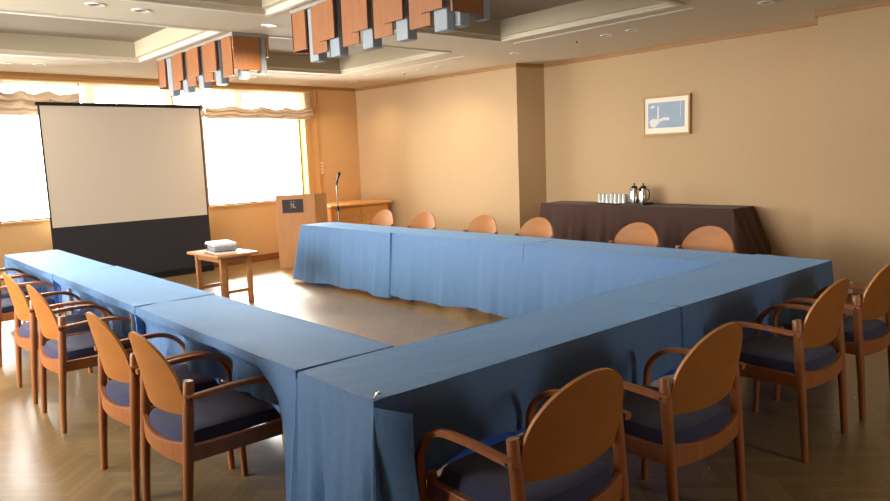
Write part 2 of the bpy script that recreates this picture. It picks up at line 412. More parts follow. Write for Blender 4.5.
# ------------------------------------------------------------------ roman shades
def roman_shade(u0, u1, label, seed, zb=2.11, fh=.19):
    r = thing('roman_shade', label, 'window shade', group='sheer shades gathered under the window head')
    r.matrix_world = wallm() @ Matrix.Translation(((u0+u1)/2, -.03, HEAD))
    r.location = r.matrix_world.translation; r.rotation_euler = (0, 0, TH)
    wd = u1-u0; rnd = random.Random(seed); ph = rnd.random()*6
    k = 4
    def scal(a): return .042*abs(sin(PI*k*a))+.006*sin(17*a+ph)
    top = MB()
    top.grid(lambda a, b: (-wd/2+a*wd, .008*sin(40*a+ph)*b, -.015-b*(HEAD-.015-zb-fh)-scal(a)*b), 60, 6)
    top.build('sheer_panel', M['shade'], r, smooth=True)
    fo = MB()
    prof = [(0, .125), (-.03, .118), (-.055, .1), (-.05, .085), (-.012, .078), (-.04, .07), (-.06, .052), (-.045, .038), (-.008, .034), (-.03, .026), (-.035, .01), (-.02, 0), (0, .004)]
    prof = [(y_*1.15, z_*fh/.125) for y_, z_ in prof]
    def fn(a, b):
        i = b*(len(prof)-1); i0 = min(int(i), len(prof)-2); q = i-i0
        y = prof[i0][0]*(1-q)+prof[i0+1][0]*q; z = prof[i0][1]*(1-q)+prof[i0+1][1]*q
        s_ = scal(a)*(.05+.95*z/fh)
        return (-wd/2+a*wd, y*(1+.3*sin(23*a+b*5+ph)), zb-HEAD+z-s_+.006*sin(31*a+ph*2)*z/fh)
    fo.grid(fn, 72, 24)
    fo.build('gathered_folds', M['shadefold'], r, smooth=True)
    hr = MB(); hr.box(-wd/2, -.015, -.02, wd/2, .015, -.001); hr.build('head_rail', M['post'], r)
    for a in (.28, .72):
        x = -wd/2+a*wd
        cb = MB(); cb.tube([(x, -.02, -.02), (x+.004, -.03, -.18), (x+.02, -.035, -.27)], .003, 6); cb.build('pull_cord', M['cord'], r)
    return r
roman_shade(-.43, .84, 'sheer beige window shade gathered beside the top left corner of the projection screen', 2, 2.125, .30)
roman_shade(.86, 2.43, 'sheer beige window shade whose folds hide behind the projection screen', 3)
roman_shade(2.45, 4.22, 'sheer beige scalloped shade over the window right of the screen, above the lectern', 4)

# ------------------------------------------------------------------ ceiling fittings
lamp_n = 0
def downlight(x, y, label, power, small=False):
    r = .055 if not small else .03
    t = thing('ceiling_downlight' if not small else 'ceiling_sprinkler', label, 'ceiling light' if not small else 'sprinkler', (x, y, H),
              group='recessed downlights' if not small else 'small ceiling sprinklers')
    if small:
        a = MB(); a.lathe([(.0001, -.004), (r, -.004), (r, -.001), (r*.3, 0)], n=20); a.build('cover_plate', M['ring'], t, smooth=True)
        a = MB(); a.lathe([(.0001, -.022), (.012, -.02), (.009, -.004)], n=14); a.build('sprinkler_head', M['reflector'], t, smooth=True)
        return
    a = MB(); a.lathe([(r*.76, -.001), (r*.78, -.006), (r*1.15, -.007), (r*1.2, -.001)], n=28); a.build('trim_ring', M['ring'], t, smooth=True)
    a = MB(); a.lathe([(.0001, -.002), (r*.5, -.002), (r*.78, -.004)], n=28); a.build('reflector', M['reflector'], t, smooth=True)
    if power:
        ld = bpy.data.lights.new('downlight_bulb', 'SPOT'); ld.energy = power; ld.color = (1, .78, .5) if y > 4.5 else (1, .86, .66); ld.spot_size = 2.6; ld.spot_blend = 1; ld.shadow_soft_size = .05
        lo = bpy.data.objects.new('downlight_bulb', ld); COL.objects.link(lo); lo.parent = t; lo.location = (0, 0, -.03)
F, Nn = DOWN_FAR, DOWN_NEAR
downlight(.39, 3.30, 'left downlight of the pair in the cross beam at the upper left', 70)
downlight(.72, 3.34, 'right downlight of the pair in the cross beam at the upper left', 70)
downlight(1.81, 3.42, 'lone round downlight in the beam crossing between the two chandeliers', 110)
downlight(5.06, 3.59, 'round downlight in the ceiling just before the recess corner', 25)
downlight(5.00, 2.26, 'left downlight of the pair above the framed picture', 7)
downlight(4.98, 1.94, 'right downlight of the pair above the framed picture', 7)
downlight(4.85, .55, 'round downlight at the top right edge near the stepped wall', 0)
downlight(5.03, 5.28, 'left downlight of the pair over the bright far right wall', 22)
downlight(5.05, 4.94, 'right downlight of the pair over the bright far right wall', 22)
downlight(4.98, 6.85, 'round downlight in the far right ceiling corner over the low cabinet', 40)
downlight(3.33, 6.83, 'round downlight by the window just right of the far chandelier', 75)
downlight(.40, 6.62, 'left downlight of the pair by the window above the screen', 10)
downlight(.72, 6.61, 'right downlight of the pair by the window above the screen', 10)
downlight(5.02, 2.66, 'small sprinkler left of the downlight pair above the picture', 0, True)
downlight(5.07, 5.71, 'small sprinkler left of the downlight pair over the bright far wall', 0, True)

def slot(x, y, ln, rz, label):
    t = thing('slot_diffuser', label, 'air vent', (x, y, H), rz, 'long ceiling air slots')
    a = MB(); a.box(-ln/2-.01, -.018, -.005, ln/2+.01, -.011, 0); a.box(-ln/2-.01, .011, -.005, ln/2+.01, .018, 0)
    a.build('slot_frame', M['trimwhite'], t, weld=False)
    a = MB(); a.box(-ln/2, -.011, -.003, ln/2, .011, 0); a.build('slot_opening', M['slot'], t)
slot(4.51, 2.05, 2.05, PI/2, 'long air slot beside the near right ceiling coffer')
slot(4.67, 5.04, 2.0, PI/2, 'long air slot beside the far right ceiling coffer')
slot(.45, 6.22, 2.0, 0, 'long air slot between the far left coffer and the window')
slot(3.15, 6.33, 2.0, 0, 'long air slot between the far right coffer and the window')

# ------------------------------------------------------------------ chandeliers
def chandelier(x, y0, y1, label, edges):
    """edges: distances from the window end at which the long panels of a flank start"""
    t = thing('chandelier', label, 'chandelier', (x, (y0+y1)/2, H), 0, 'wood panel chandeliers')
    hl = (y1-y0)/2; hw_ = .175
    a = MB(); a.box(-hw_-.005, -hl, -.03, hw_+.005, hl, 0); a.build('mounting_plate', M['plate'], t, bevel=.004)
    for sx in (-1, 1):
        def bx(name, xa, xb, ya, yb, zb, m, bev=.002):
            q = sorted((sx*xa, sx*xb)); ry = (ya, yb) if sx < 0 else (-yb, -ya)
            b = MB(); b.box(q[0], ry[0], zb, q[1], ry[1], -.03); b.build(name, m, t, bevel=bev)
        for k, e in enumerate(edges):
            yy = hl-e
            lowz = (-.315 if k == 0 else -.375) if sx < 0 else -.20
            bx('wood_panel', hw_-.017, hw_-.002, yy-.20, yy, lowz, M['chandwood'])
            if yy-.40 > -hl:
                if k and sx < 0: bx('wood_panel', hw_+.006, hw_+.021, yy-.34, yy-.135, -.30, M['chandwood'])
                if sx < 0: bx('frosted_box', .075, hw_-.02, yy-.335, yy-.215, -.42, M['acrylic'], .006)
    for s_ in (-1, 1):
        b = MB(); b.box(-hw_+.002, s_*(hl-.012)-.008, -.325, .085, s_*(hl-.012)+.008, -.03); b.build('end_panel', M['chandwood'], t, bevel=.002)
        b = MB(); b.box(.095, s_*(hl-.06)-.045, -.345, hw_-.025, s_*(hl-.06)+.045, -.03); b.build('frosted_box', M['acrylic'], t, bevel=.006)
    b = MB(); b.box(-.10, -hl+.02, -.40, -.02, -hl+.10, -.03); b.build('frosted_box', M['acrylic'], t, bevel=.006)
    return t
chandelier(1.845, 3.84, 5.72, 'wood and frosted box chandelier on the far beam, above the projection screen', (.0, .40, .80, 1.20, 1.63))
chandelier(1.84, .92, 2.79, 'larger looking wood and frosted box chandelier on the near beam, cut by the top edge', (.0, .29, .70, 1.08, 1.46))

# ------------------------------------------------------------------ folding tables and tablecloths
HT = .70
def folding_table(x, y, rz, label, ln=1.8, d=.45, h=HT):
    t = thing('folding_table', label, 'table', (x, y, 0), rz, 'tables under the cloths')
    a = MB(); a.box(-ln/2, -d/2, h-.035, ln/2, d/2, h-.004); a.build('tabletop', M['tabletop'], t, bevel=.004)
    for sx in (-1, 1):
        a = MB(); X = sx*(ln/2-.2)
        a.tube([(X, -d/2+.05, .02), (X, -d/2+.05, h-.035)], .013, 10); a.tube([(X, d/2-.05, .02), (X, d/2-.05, h-.035)], .013, 10)
        a.tube([(X, -d/2+.05, .12), (X, d/2-.05, .12)], .011, 10)
        lg = a.build('leg_frame', M['tableleg'], t, smooth=True, weld=False)
        for sy in (-1, 1):
            a = MB(); a.cyl((X, sy*(d/2-.05), 0), (X, sy*(d/2-.05), .035), .02, .016, 12); a.build('rubber_foot', M['rubber'], lg, smooth=True)
    return t

def cloth(x0, y0, x1, y1, z, sides, name, label, m, seed=0, group='tablecloths', ear=None, cat='tablecloth', extra=None):
    """sides: S (y0, x rising), E (x1, y rising), N (y1, x falling), W (x0, y falling); each = dict(drop=fn(s), amp, freq, push=fn(s,t))"""
    rnd = random.Random(seed)
    o = thing(name, label, cat, ((x0+x1)/2, (y0+y1)/2, z), 0, group)
    ox, oy = (x0+x1)/2, (y0+y1)/2
    mb = MB()
    ph = [rnd.random()*6.28 for _ in range(8)]
    mb.grid(lambda a, b: (x0+a*(x1-x0)-ox, y0+b*(y1-y0)-oy, .0015*sin(9*a+ph[0]+4*b)+.001*sin(23*b+ph[1]+15*a)), 24, 12)
    P = []
    crn = [(x0, y0), (x1, y0), (x1, y1), (x0, y1)]; nrm = [(0, -1), (1, 0), (0, 1), (-1, 0)]
    r = .018
    for k, key in enumerate('SENW'):
        a, b = Vector(crn[k]), Vector(crn[(k+1) % 4]); L_ = (b-a).length; n = max(8, int(L_/.018))
        d = sides[key]
        for i in range(n+1):
            s_ = i/n
            P.append((a.lerp(b, s_), Vector(nrm[k]), s_, s_*L_, d, k))
        # fan round the corner
        nk = sides['SENW'[(k+1) % 4]]
        for j in range(1, 6):
            q = j/6; v = (Vector(nrm[k])*(1-q)+Vector(nrm[(k+1) % 4])*q).normalized()
            P.append((b, v, (1-q, q), L_, (d, nk), k))
    P.append(P[0])
    NV = 12
    off = []
    for p, nn, s_, arc, d, k in P:
        col = []
        for j in range(NV+1):
            tt = j/NV
            if isinstance(d, tuple):
                q = s_[1]; dA, dB = d[0]['drop'](1), d[1]['drop'](0); dr = dA*(1-q)+dB*q
                if min(dA, dB) < .03: dr = max(dA, dB)
                wv = .045*tt*sin(PI*q)*min(1, min(dA, dB)/.4); pu = d[0].get('push', lambda a, b: 0)(1, tt)*(1-q)+d[1].get('push', lambda a, b: 0)(0, tt)*q
            else:
                dr = d['drop'](s_); am = d.get('amp', .012); fr = d.get('freq', 9)
                wv = am*(tt**1.1)*(sin(arc*fr*1.0+ph[2+k % 4])+.6*sin(arc*fr*2.3+ph[6])+.35*sin(arc*fr*4.9+ph[7]))*min(1, dr/.25)
                wv += am*.6*tt
                ed = min(1, min(s_, 1-s_)*14); wv *= .7+.3*ed
                pu = d.get('push', lambda a, b: 0)(s_, tt)
            zz = -tt*dr
            rr = .006*min(1, dr/.05)*min(1, tt*6)
            if isinstance(d, dict) and dr > .1: zz += .012*tt*sin(arc*6.1+ph[5])*sin(arc*2.7+ph[4])
            pt = p+nn*(rr+wv+pu)
            col.append((pt.x-ox, pt.y-oy, zz))
        off.append(col)
    n = len(off)
    vs = [v for c_ in off for v in c_]; w_ = NV+1
    mb._add(vs, [(i*w_+j, (i+1)*w_+j, (i+1)*w_+j+1, i*w_+j+1) for i in range(n-1) for j in range(NV)])
    mb.build('cloth_body', m, o, smooth=True, weld=True)
    if extra: extra(o, ox, oy)
    return o
tiny = dict(drop=lambda s: .012, amp=0)
def const(d, amp=.012, freq=9, push=None):
    q = dict(drop=lambda s: d, amp=amp, freq=freq)
    if push: q['push'] = push
    return q
TW = .45
BY0 = -.475
R0 = 3.135  # right arm inner edge
# tables
for i, lab in enumerate(('folding table under the cloth at the near end of the left arm', 'folding table under the middle cloth of the left arm', 'folding table under the cloth at the window end of the left arm')):
    folding_table(TW/2, .02+1.8*i+.9, PI/2, lab)
for i, lab in enumerate(('folding table under the near cloth of the right arm', 'folding table under the middle cloth of the right arm', 'folding table under the right arm cloth nearest the lectern')):
    folding_table(R0+TW/2, .02+1.775*i+.89, PI/2, lab, ln=1.76)
folding_table(.9, BY0+.235, 0, 'folding table under the near cloth, at its loose left corner')
folding_table(2.7, BY0+.235, 0, 'folding table under the near right cloth, before the row of wall side chairs')

long_in = lambda d, flare=.06: dict(drop=lambda s: d, amp=.016, freq=11, push=lambda s, t: flare*t)
# left arm, chair side is W (y falling): valance pressed inwards by the chairs
def ramp(t): q = min(1, max(0, (t-.14)/.30)); return q*q*(3-2*q)
ARMS = [c_+d_ for c_ in (.565, 1.14, 2.29, 3.0, 4.18, 4.80) for d_ in (-.262, .262)]
def wpush(y0, y1):               # the cloth gives way to each chair arm that is pushed under the table edge
    def f(s, t):
        y = y1-s*(y1-y0)
        d = .05+.09*max(math.exp(-((y-a_)/.12)**2) for a_ in ARMS)
        if y < .2: d *= max(0, (y-.12)/.08)
        return -d*ramp(t)
    return f
def wdrop_first(s):                 # s=1 is the end by the near corner, where the cloth hangs long
    y = (1-s)*1.8
    if y > .34: return .235+.02*sin(9*y)
    q = (0.34-y)/.34; q = min(1, q*1.8); q = q*q*(3-2*q); return .235+q*.40
first_push = wpush(.015, 1.80)
cloth(0, .015, TW, 1.80, HT, dict(S=tiny, E=long_in(.64), N=tiny, W=dict(drop=wdrop_first, amp=.013, freq=26, push=first_push)),
      'tablecloth', 'blue cloth on the left arm nearest the camera, over the two closest left chairs', M['cloth'], 1)
cloth(-.004, 1.775, TW+.004, 3.63, HT+.002, dict(S=tiny, E=long_in(.64), N=tiny, W=dict(drop=lambda s: .24+.02*sin(11*s), amp=.013, freq=26, push=wpush(1.775, 3.63))),
      'tablecloth', 'blue cloth on the middle table of the left arm, before the projector table', M['cloth'], 2)
cloth(-.01, 3.605, TW-.01, 5.43, HT, dict(S=tiny, E=long_in(.64), N=const(.62, .02, 9), W=dict(drop=lambda s: .26+.02*sin(11*s) if s > .12 else .26+.36*(1-s/.12), amp=.013, freq=26, push=wpush(3.605, 5.43))),
      'tablecloth', 'pale lit blue cloth on the left arm end in front of the projection screen', M['cloth'], 3)
# right arm, inner skirt is W
inn = lambda d, fl: dict(drop=lambda s: d+.01*sin(7*s), amp=.017, freq=10, push=lambda s, t: fl(s)*t)
cloth(R0, .015, R0+TW, 1.79, HT, dict(S=tiny, E=const(.3, .012, 12), N=tiny, W=inn(.655, lambda s: .05)),
      'tablecloth', 'blue cloth on the right arm, its end butting against the near table', M['cloth'], 4)
cloth(R0-.008, 1.755, R0+TW-.002, 3.60, HT+.002, dict(S=tiny, E=const(.3, .012, 12), N=tiny, W=inn(.63, lambda s: .05)),
      'tablecloth', 'blue cloth on the middle table of the right arm', M['cloth'], 5)
cloth(R0-.03, 3.575, R0+TW-.04, 5.38, HT, dict(S=tiny, E=const(.3, .012, 12), N=const(.655, .02, 9, lambda s, t: .06*t), W=inn(.655, lambda s: .05+.06*max(0, 1-s*4))),
      'tablecloth', 'blue cloth on the right arm end beside the lectern', M['cloth'], 6)
# the near table
def ear(o, ox, oy):
    e = MB(); X0, Y0 = 0-ox, BY0-oy
    def fn(a, b):
        wd = .115*(1-.12*b)
        return (X0-.012+.02*b+a*wd*.66, Y0-.012-.105*a-.010*sin(PI*a)*(1-.3*b)-.022*b+.012*a*sin(5*b), -.012-b*(.50+.03*a)-.016*a*(1-b))
    e.grid(fn, 8, 18)
    q = e.build('corner_flap', M['cloth'], o, smooth=True)
def vdrop(s): return .285+.025*sin(8*s+1)+.02*sin(19*s) if s > .03 else .30+.3*(1-s/.03)
cloth(0, BY0, 1.80, -.005, HT, dict(S=dict(drop=vdrop, amp=.006, freq=6), E=tiny, N=long_in(.64), W=dict(drop=lambda s: .66, amp=.022, freq=15, push=lambda s, t: .05*t*s+.018*t*sin(34*s+2*t))),
      'tablecloth', 'blue cloth on the near table with the pinned, loosely folded left corner', M['cloth'], 7, extra=ear)
cloth(1.805, BY0-.008, 3.61, .01, HT, dict(S=dict(drop=lambda s: .30+.02*sin(9*s)+.25*max(0, (s-.9)/.1), amp=.006, freq=6), E=const(.62, .018, 12), N=dict(drop=lambda s: .02 if s < .25 else .64*min(1, (s-.25)/.02), amp=.014, freq=11, push=lambda s, t: .05*t), W=tiny),
      'tablecloth', 'blue cloth on the near table right half, its far corner sharp against the wall', M['cloth'], 8)
# the pin on the folded corner
t = thing('cloth_clip', 'small silver clip pinning the folded near left tablecloth corner', 'clip', (.03, BY0+.02, HT+.003))
a = MB(); a.tube([(-.02, -.01, .002), (0, 0, .012), (.015, .012, .004)], .004, 8); a.build('clip_body', M['steel'], t, smooth=True)
a = MB(); a.lathe([(.0001, 0), (.007, .001), (.007, .008), (.0001, .011)], (.018, .012, .001), 12); a.build('clip_head', M['steel'], t, smooth=True)

# ------------------------------------------------------------------ chairs
def make_chair(label, group):
    t = thing('armchair', label, 'chair', group=group)
    px = .235
    RS = [(-.5, -.36), (-.36, -.5), (.36, -.5), (.5, -.36), (.5, .36), (.36, .5), (-.36, .5), (-.5, .36)]
    for s_ in (-1, 1):
        a = MB(); a.tube([(s_*px, -.235, 0), (s_*px, -.222, .2), (s_*px, -.207, .38), (s_*px, -.192, .55), (s_*px, -.183, .652), (s_*px, -.182, .66)], [.0155, .018, .021, .021, .021, .018], 18)
        a.build('rear_leg', M['chair'], t, smooth=True)
    for s_ in (-1, 1):
        a = MB(); a.tube([(s_*px*.97, .215, 0), (s_*px*.97, .21, .2), (s_*px*.97, .205, .40), (s_*px*.97, .205, .432)], [.0145, .017, .019, .017], 18)
        a.build('front_leg', M['chair'], t, smooth=True)
    fr = MB()
    for s_ in (-1, 1): fr.box(s_*px-.011, -.2, .345, s_*px+.011, .2, .405)
    fr.box(-px, .188, .345, px, .21, .405)
    # rear apron: its top edge dips in the middle, its face bows backwards
    def ap(a, b):
        x = -px+2*px*a; q = 1-(x/px)**2
        return x, q
    k = 14
    vs = []
    for i in range(k+1):
        x, q = ap(i/k, 0)
        for yy in (-.215-.035*q, -.193-.035*q):
            vs += [(x, yy, .335), (x, yy, .425-.025*q)]
    fs = []
    for i in range(k):
        o = 4*i
        fs += [(o, o+1, o+5, o+4), (o+2, o+6, o+7, o+3), (o+1, o+3, o+7, o+5), (o, o+4, o+6, o+2)]
    fs += [(0, 2, 3, 1), (4*k, 4*k+1, 4*k+3, 4*k+2)]
    fr._add(vs, fs)
    fr.build('seat_frame', M['chair'], t, weld=False, bevel=.003)
    # seat cushion, gently domed with soft edges
    cu = MB()
    N_ = 20
    def edge(a): return 1-abs(a)**6
    def outline(a, b):
        x = (a*2-1); y = (b*2-1)
        X = x*.222*(1-.03*abs(y)**4); Y = y*.212*(1-.05*abs(x)**4)
        if y < 0: Y -= .02*(1-x*x)*(-y)
        return x, y, X, Y
    def topf(a, b):
        x, y, X, Y = outline(a, b)
        return (X, Y, .405+.058*(max(0, (1-abs(x)**8)*(1-abs(y)**8)))**.45-.010*(1-x*x)*(1-y*y))
    cu.grid(topf, N_, N_)
    cu.grid(lambda a, b: (outline(a, b)[2], outline(a, b)[3], .398 if 0 < a < 1 and 0 < b < 1 else .405), N_, N_)
    cu.build('seat_cushion', M['cushion'], t, smooth=True)
    # bent plywood backrest
    z0, zc, z1, wm = .525, .62, .825, .2265
    def yb(x, z): return -.185-(z-z0)*.20-.040*(1-(x/.23)**2)
    def half(z):
        if z < zc: return .205+(wm-.205)*sin(PI/2*(z-z0)/(zc-z0))
        return wm*math.sqrt(max(0, 1-((z-zc)/(z1-zc))**2.1))
    def bf(a, b):
        ang = b*PI/2
        z = z0+(zc-z0)*(b/.35) if b < .35 else zc+(z1-zc)*sin((b-.35)/.65*PI/2)
        x = (a*2-1)*max(half(z), .004)
        zz = z-(.018*(1-(x/wm)**2) if False else 0)
        if b < .35: zz -= .012*(1-(x/.21)**2)*(1-b/.35)
        return (x, yb(x, z), zz)
    bk = MB(); bk.grid(bf, 24, 26)
    bo = bk.build('backrest', [M['ply'], M['ply_edge']], t, smooth=True, weld=False)
    md = bo.modifiers[0]; bo.modifiers.remove(md)
    md = bo.modifiers.new('solid', 'SOLIDIFY'); md.thickness = .012; md.offset = 0; md.material_offset_rim = 1
    md = bo.modifiers.new('split', 'EDGE_SPLIT'); md.split_angle = .7
    # bent wood arms
    for s_ in (-1, 1):
        X = s_*.262
        path = [(X, -.215, .598), (X, -.12, .604), (X, -.02, .609), (X, .03, .609)]
        for k_ in range(11):
            an = PI/2*(1-k_/10)
            path.append((X, .06+.165*cos(an), .465+.143*sin(an)))
        path += [(X-s_*.003, .225, .40), (X-s_*.004, .223, .335)]
        sec = [(a_*.030, b_*.022) for a_, b_ in RS]
        a = MB(); a.tube(path, 1.0, sec=sec); am = a.build('armrest', M['chair'], t, smooth=True)
        b = MB(); b.cyl((X+s_*.0152, -.195, .599), (X+s_*.0165, -.195, .599), .006, n=12); b.build('screw_cap', M['cap'], am, smooth=True)
    return t
chair0 = None
def chair(x, y, rz, label, group):
    global chair0
    if chair0 is None: chair0 = c_ = make_chair(label, group)
    else: c_ = copy_tree(chair0)
    c_.location = (x, y, 0); c_.rotation_euler = (0, 0, rz); c_['label'] = label; c_['group'] = group
GL, GB, GR = 'wooden armchairs along the left arm', 'wooden armchairs along the near table', 'wooden armchairs behind the right arm'
chair(-.095, .565, -PI/2, 'wooden armchair on the left side nearest the camera, beside the folded cloth corner', GL)
chair(-.105, 1.14, -PI/2, 'wooden armchair on the left side, second from the camera, overlapped by the nearest one', GL)
chair(-.125, 2.29, -PI/2, 'wooden armchair on the left side, third from the camera, after the gap', GL)
chair(-.125, 3.00, -PI/2, 'wooden armchair on the left side, fourth from the camera, its back at the picture edge', GL)
chair(-.125, 4.18, -PI/2, 'wooden armchair on the left side with only seat and arm in the picture', GL)
chair(-.125, 4.80, -PI/2, 'wooden armchair on the left side nearest the window, showing only an arm', GL)
chair(.395, -.75, -.02, 'wooden armchair at the near table closest to the camera, cut by the bottom edge', GB)
chair(1.145, -.765, -.02, 'wooden armchair at the near table, second from the left', GB)
chair(2.265, -.742, 0, 'wooden armchair at the near table, third from the left, before the blue table end', GB)
chair(2.985, -.742, 0, 'wooden armchair at the near table, cut by the right picture edge', GB)
XR = R0+TW+.20
for y, lab in ((.60, 'wooden armchair behind the right arm, rightmost, before the right end of the buffet'),
               (1.26, 'wooden armchair behind the right arm, before the glasses and jugs'),
               (2.41, 'wooden armchair behind the right arm, its back against the recess corner'),
               (3.17, 'wooden armchair behind the right arm, third from the lectern, before the yellow wall'),
               (4.16, 'wooden armchair behind the right arm, second from the lectern'),
               (4.96, 'wooden armchair behind the right arm nearest the lectern, before the low cabinet')):
    chair(XR+.02, y, PI/2, lab, GR)

# ------------------------------------------------------------------ projection screen
SA = math.atan2(.09, 2.0)
s = thing('projection_screen', 'portable white projection screen with black lower mask before the window', 'projection screen', (1.79, 7.305, 0), SA)
hw = 1.0
a = MB(); a.box(-hw, -.045, .0, hw, .045, .085); bs = a.build('base_housing', M['blackmetal'], s, bevel=.006)
a = MB(); a.box(-hw+.022, -.004, .785, hw-.022, .004, 2.235); a.build('screen_surface', M['screenwhite'], s)
a = MB(); a.box(-hw, -.003, .07, hw, .003, .785); a.box(-hw, -.003, .785, -hw+.022, .003, 2.235); a.box(hw-.022, -.003, .785, hw, .003, 2.235)
a.build('black_border', M['screenblack'], s, weld=False)
a = MB(); a.box(-hw-.02, -.018, 2.235, hw+.02, .018, 2.275); a.build('top_bar', M['blackmetal'], s, bevel=.005)
for p, q in (((-.8, .03, .08), (.75, .03, 2.24)), ((.8, .045, .08), (-.75, .045, 2.24))):
    a = MB(); a.tube([p, q], .012, 10); a.build('support_arm', M['blackmetal'], s, smooth=True)
for sx in (-1, 1):
    a = MB(); a.box(sx*.7-.02, -.13, 0, sx*.7+.02, .085, .02); a.build('foot', M['blackmetal'], s, bevel=.004)

# ------------------------------------------------------------------ side table with projector
s = thing('side_table', 'small square oak table with the projector, before the projection screen', 'side table', (1.915, 4.985, 0), math.radians(3))
a = MB(); a.box(-.235, -.355, .515, .235, .355, .545); a.build('tabletop', M['oak'], s, bevel=.008)
a = MB(); a.box(-.15, -.286, .46, .15, -.264, .515); a.box(-.15, .264, .46, .15, .286, .515); a.box(-.161, -.27, .46, -.139, .27, .515); a.box(.139, -.27, .46, .161, .27, .515)
a.build('apron', M['oak'], s, weld=False)
for sx in (-1, 1):
    for sy in (-1, 1):
        a = MB(); a.box(sx*.15-.024, sy*.275-.024, 0, sx*.15+.024, sy*.275+.024, .515); a.build('leg', M['oak'], s, bevel=.004)
for sy in (-1, 1):
    a = MB(); a.box(-.13, sy*.275-.014, .13, .13, sy*.275+.014, .165); a.build('stretcher', M['oak'], s)
p = thing('paper_sheaf', 'thin white sheaf of paper lying under the projector on the oak table', 'paper', (1.93, 4.93, .545), math.radians(-6))
a = MB(); a.box(-.15, -.21, 0, .15, .21, .008); a.build('sheets', M['paper'], p)
p = thing('projector', 'white and grey projector lying on the small oak table', 'projector', (1.915, 5.01, .553), math.radians(-8))
a = MB(); a.box(-.125, -.185, .012, .125, .185, .062); bd = a.build('lower_body', M['projg'], p, bevel=.015, seg=3)
a = MB(); a.prism([(-.122, -.18), (.122, -.18), (.122, .18), (-.122, .18)], .058, .095); a.build('top_cover', M['projw'], p, bevel=.016, seg=3)
a = MB(); a.cyl((-.124, .09, .045), (-.14, .09, .045), .028, .026, 20); ls = a.build('lens_barrel', M['blackmetal'], p, smooth=True)
a = MB(); a.lathe([(.0001, .004), (.015, .002), (.022, 0)], n=18); a.xf = None
q = MB(); q.cyl((-.139, .09, .045), (-.1415, .09, .045), .021, .018, 18); q.build('lens', M['lens'], ls, smooth=True)
a = MB()
for k in range(7): a.box(-.09+.026*k, -.1865, .025, -.076+.026*k, -.184, .05)
a.build('vent_grille', M['projg2'], p, weld=False)
for sx in (-1, 1):
    for sy in (-1, 1):
        a = MB(); a.cyl((sx*.1, sy*.15, 0), (sx*.1, sy*.15, .016), .01, .01, 10); a.build('foot', M['rubber'], p, smooth=True)

# ------------------------------------------------------------------ lectern
ang = math.atan2(-.49, .87)
l = thing('lectern', 'tan wooden lectern with dark emblem plaque beside the window', 'lectern', (3.43, 6.6, 0), ang)
W_ = .53
a = MB(); a.prism([(0, 0), (W_, 0), (W_, .022), (0, .022)], .0, 1.02); a.build('front_panel', M['lectern'], l, bevel=.004)
a = MB(); a.prism([(0, .022), (.022, .022), (.022, .44), (0, .40)], 0, 1.0); a.build('side_panel', M['lectern'], l)
a = MB(); a.prism([(W_, 0), (W_+.165, .11), (W_+.165, .14), (W_, .028)], 0, 1.019); a.build('wing_panel', M['lectern'], l)
a = MB(); a.prism([(W_+.165, .11), (W_+.165, .42), (W_+.143, .42), (W_+.143, .12)], 0, 1.0); a.build('side_panel', M['lectern'], l)
a = MB(); a._add([(.022, .022, .93), (W_+.14, .13, .93), (W_+.14, .42, .86), (.022, .40, .86), (.022, .022, .955), (W_+.14, .13, .955), (W_+.14, .42, .885), (.022, .40, .885)],
                 [(0, 1, 2, 3), (4, 7, 6, 5), (0, 4, 5, 1), (1, 5, 6, 2), (2, 6, 7, 3), (3, 7, 4, 0)]); a.build('reading_desk', M['lectern'], l)
a = MB(); a.box(.022, .06, .45, W_+.14, .38, .47); a.build('shelf', M['lectern'], l)
a = MB(); a.box(.085, -.008, .77, .365, 0, .955); pq = a.build('plaque', M['plaque'], l, bevel=.002)
a = MB(); y0_, y1_ = -.0105, -.0075
def stroke(x0, z0, x1, z1, wd=.007):
    d = Vector((x1-x0, z1-z0)).normalized(); n_ = Vector((-d.y, d.x))*wd/2
    A = [(x0+n_.x, z0+n_.y), (x1+n_.x, z1+n_.y), (x1-n_.x, z1-n_.y), (x0-n_.x, z0-n_.y)]
    a._add([(x, y0_, z) for x, z in A]+[(x, y1_, z) for x, z in A], [(0, 1, 2, 3), (7, 6, 5, 4), (0, 4, 5, 1), (1, 5, 6, 2), (2, 6, 7, 3), (3, 7, 4, 0)])
stroke(.205, .905, .205, .845); stroke(.205, .905, .240, .84); stroke(.240, .905, .240, .84); stroke(.188, .925, .262, .925, .004); stroke(.255, .862, .262, .84, .006); stroke(.185, .838, .21, .838, .005); stroke(.236, .838, .262, .838, .005)
a.build('emblem', M['emblem'], pq, weld=False)

# ------------------------------------------------------------------ microphone on stand
m_ = thing('microphone_stand', 'black microphone on a slim chrome floor stand beside the lectern', 'microphone', (4.17, 6.2, 0), 0)
a = MB(); a.lathe([(.0001, .0), (.13, 0), (.13, .012), (.03, .03), (.012, .035)], n=28); a.build('round_base', M['blackmetal'], m_, smooth=True)
a = MB(); a.cyl((0, 0, .03), (0, 0, .8), .012, n=14); a.build('lower_pole', M['chrome'], m_, smooth=True)
a = MB(); a.cyl((0, 0, .76), (0, 0, .83), .017, n=14); a.build('clutch', M['blackmetal'], m_, smooth=True)
a = MB(); a.cyl((0, 0, .8), (0, 0, 1.13), .008, n=12); a.build('upper_pole', M['chrome'], m_, smooth=True)
a = MB(); a.tube([(-.01, 0, 1.12), (0, 0, 1.15), (.012, -.005, 1.18)], .014, 12); a.build('mic_clip', M['rubber'], m_, smooth=True)
a = MB(); a.tube([(-.005, 0, 1.145), (.03, -.02, 1.255)], [.012, .015], 14); mc = a.build('mic_body', M['blackmetal'], m_, smooth=True)
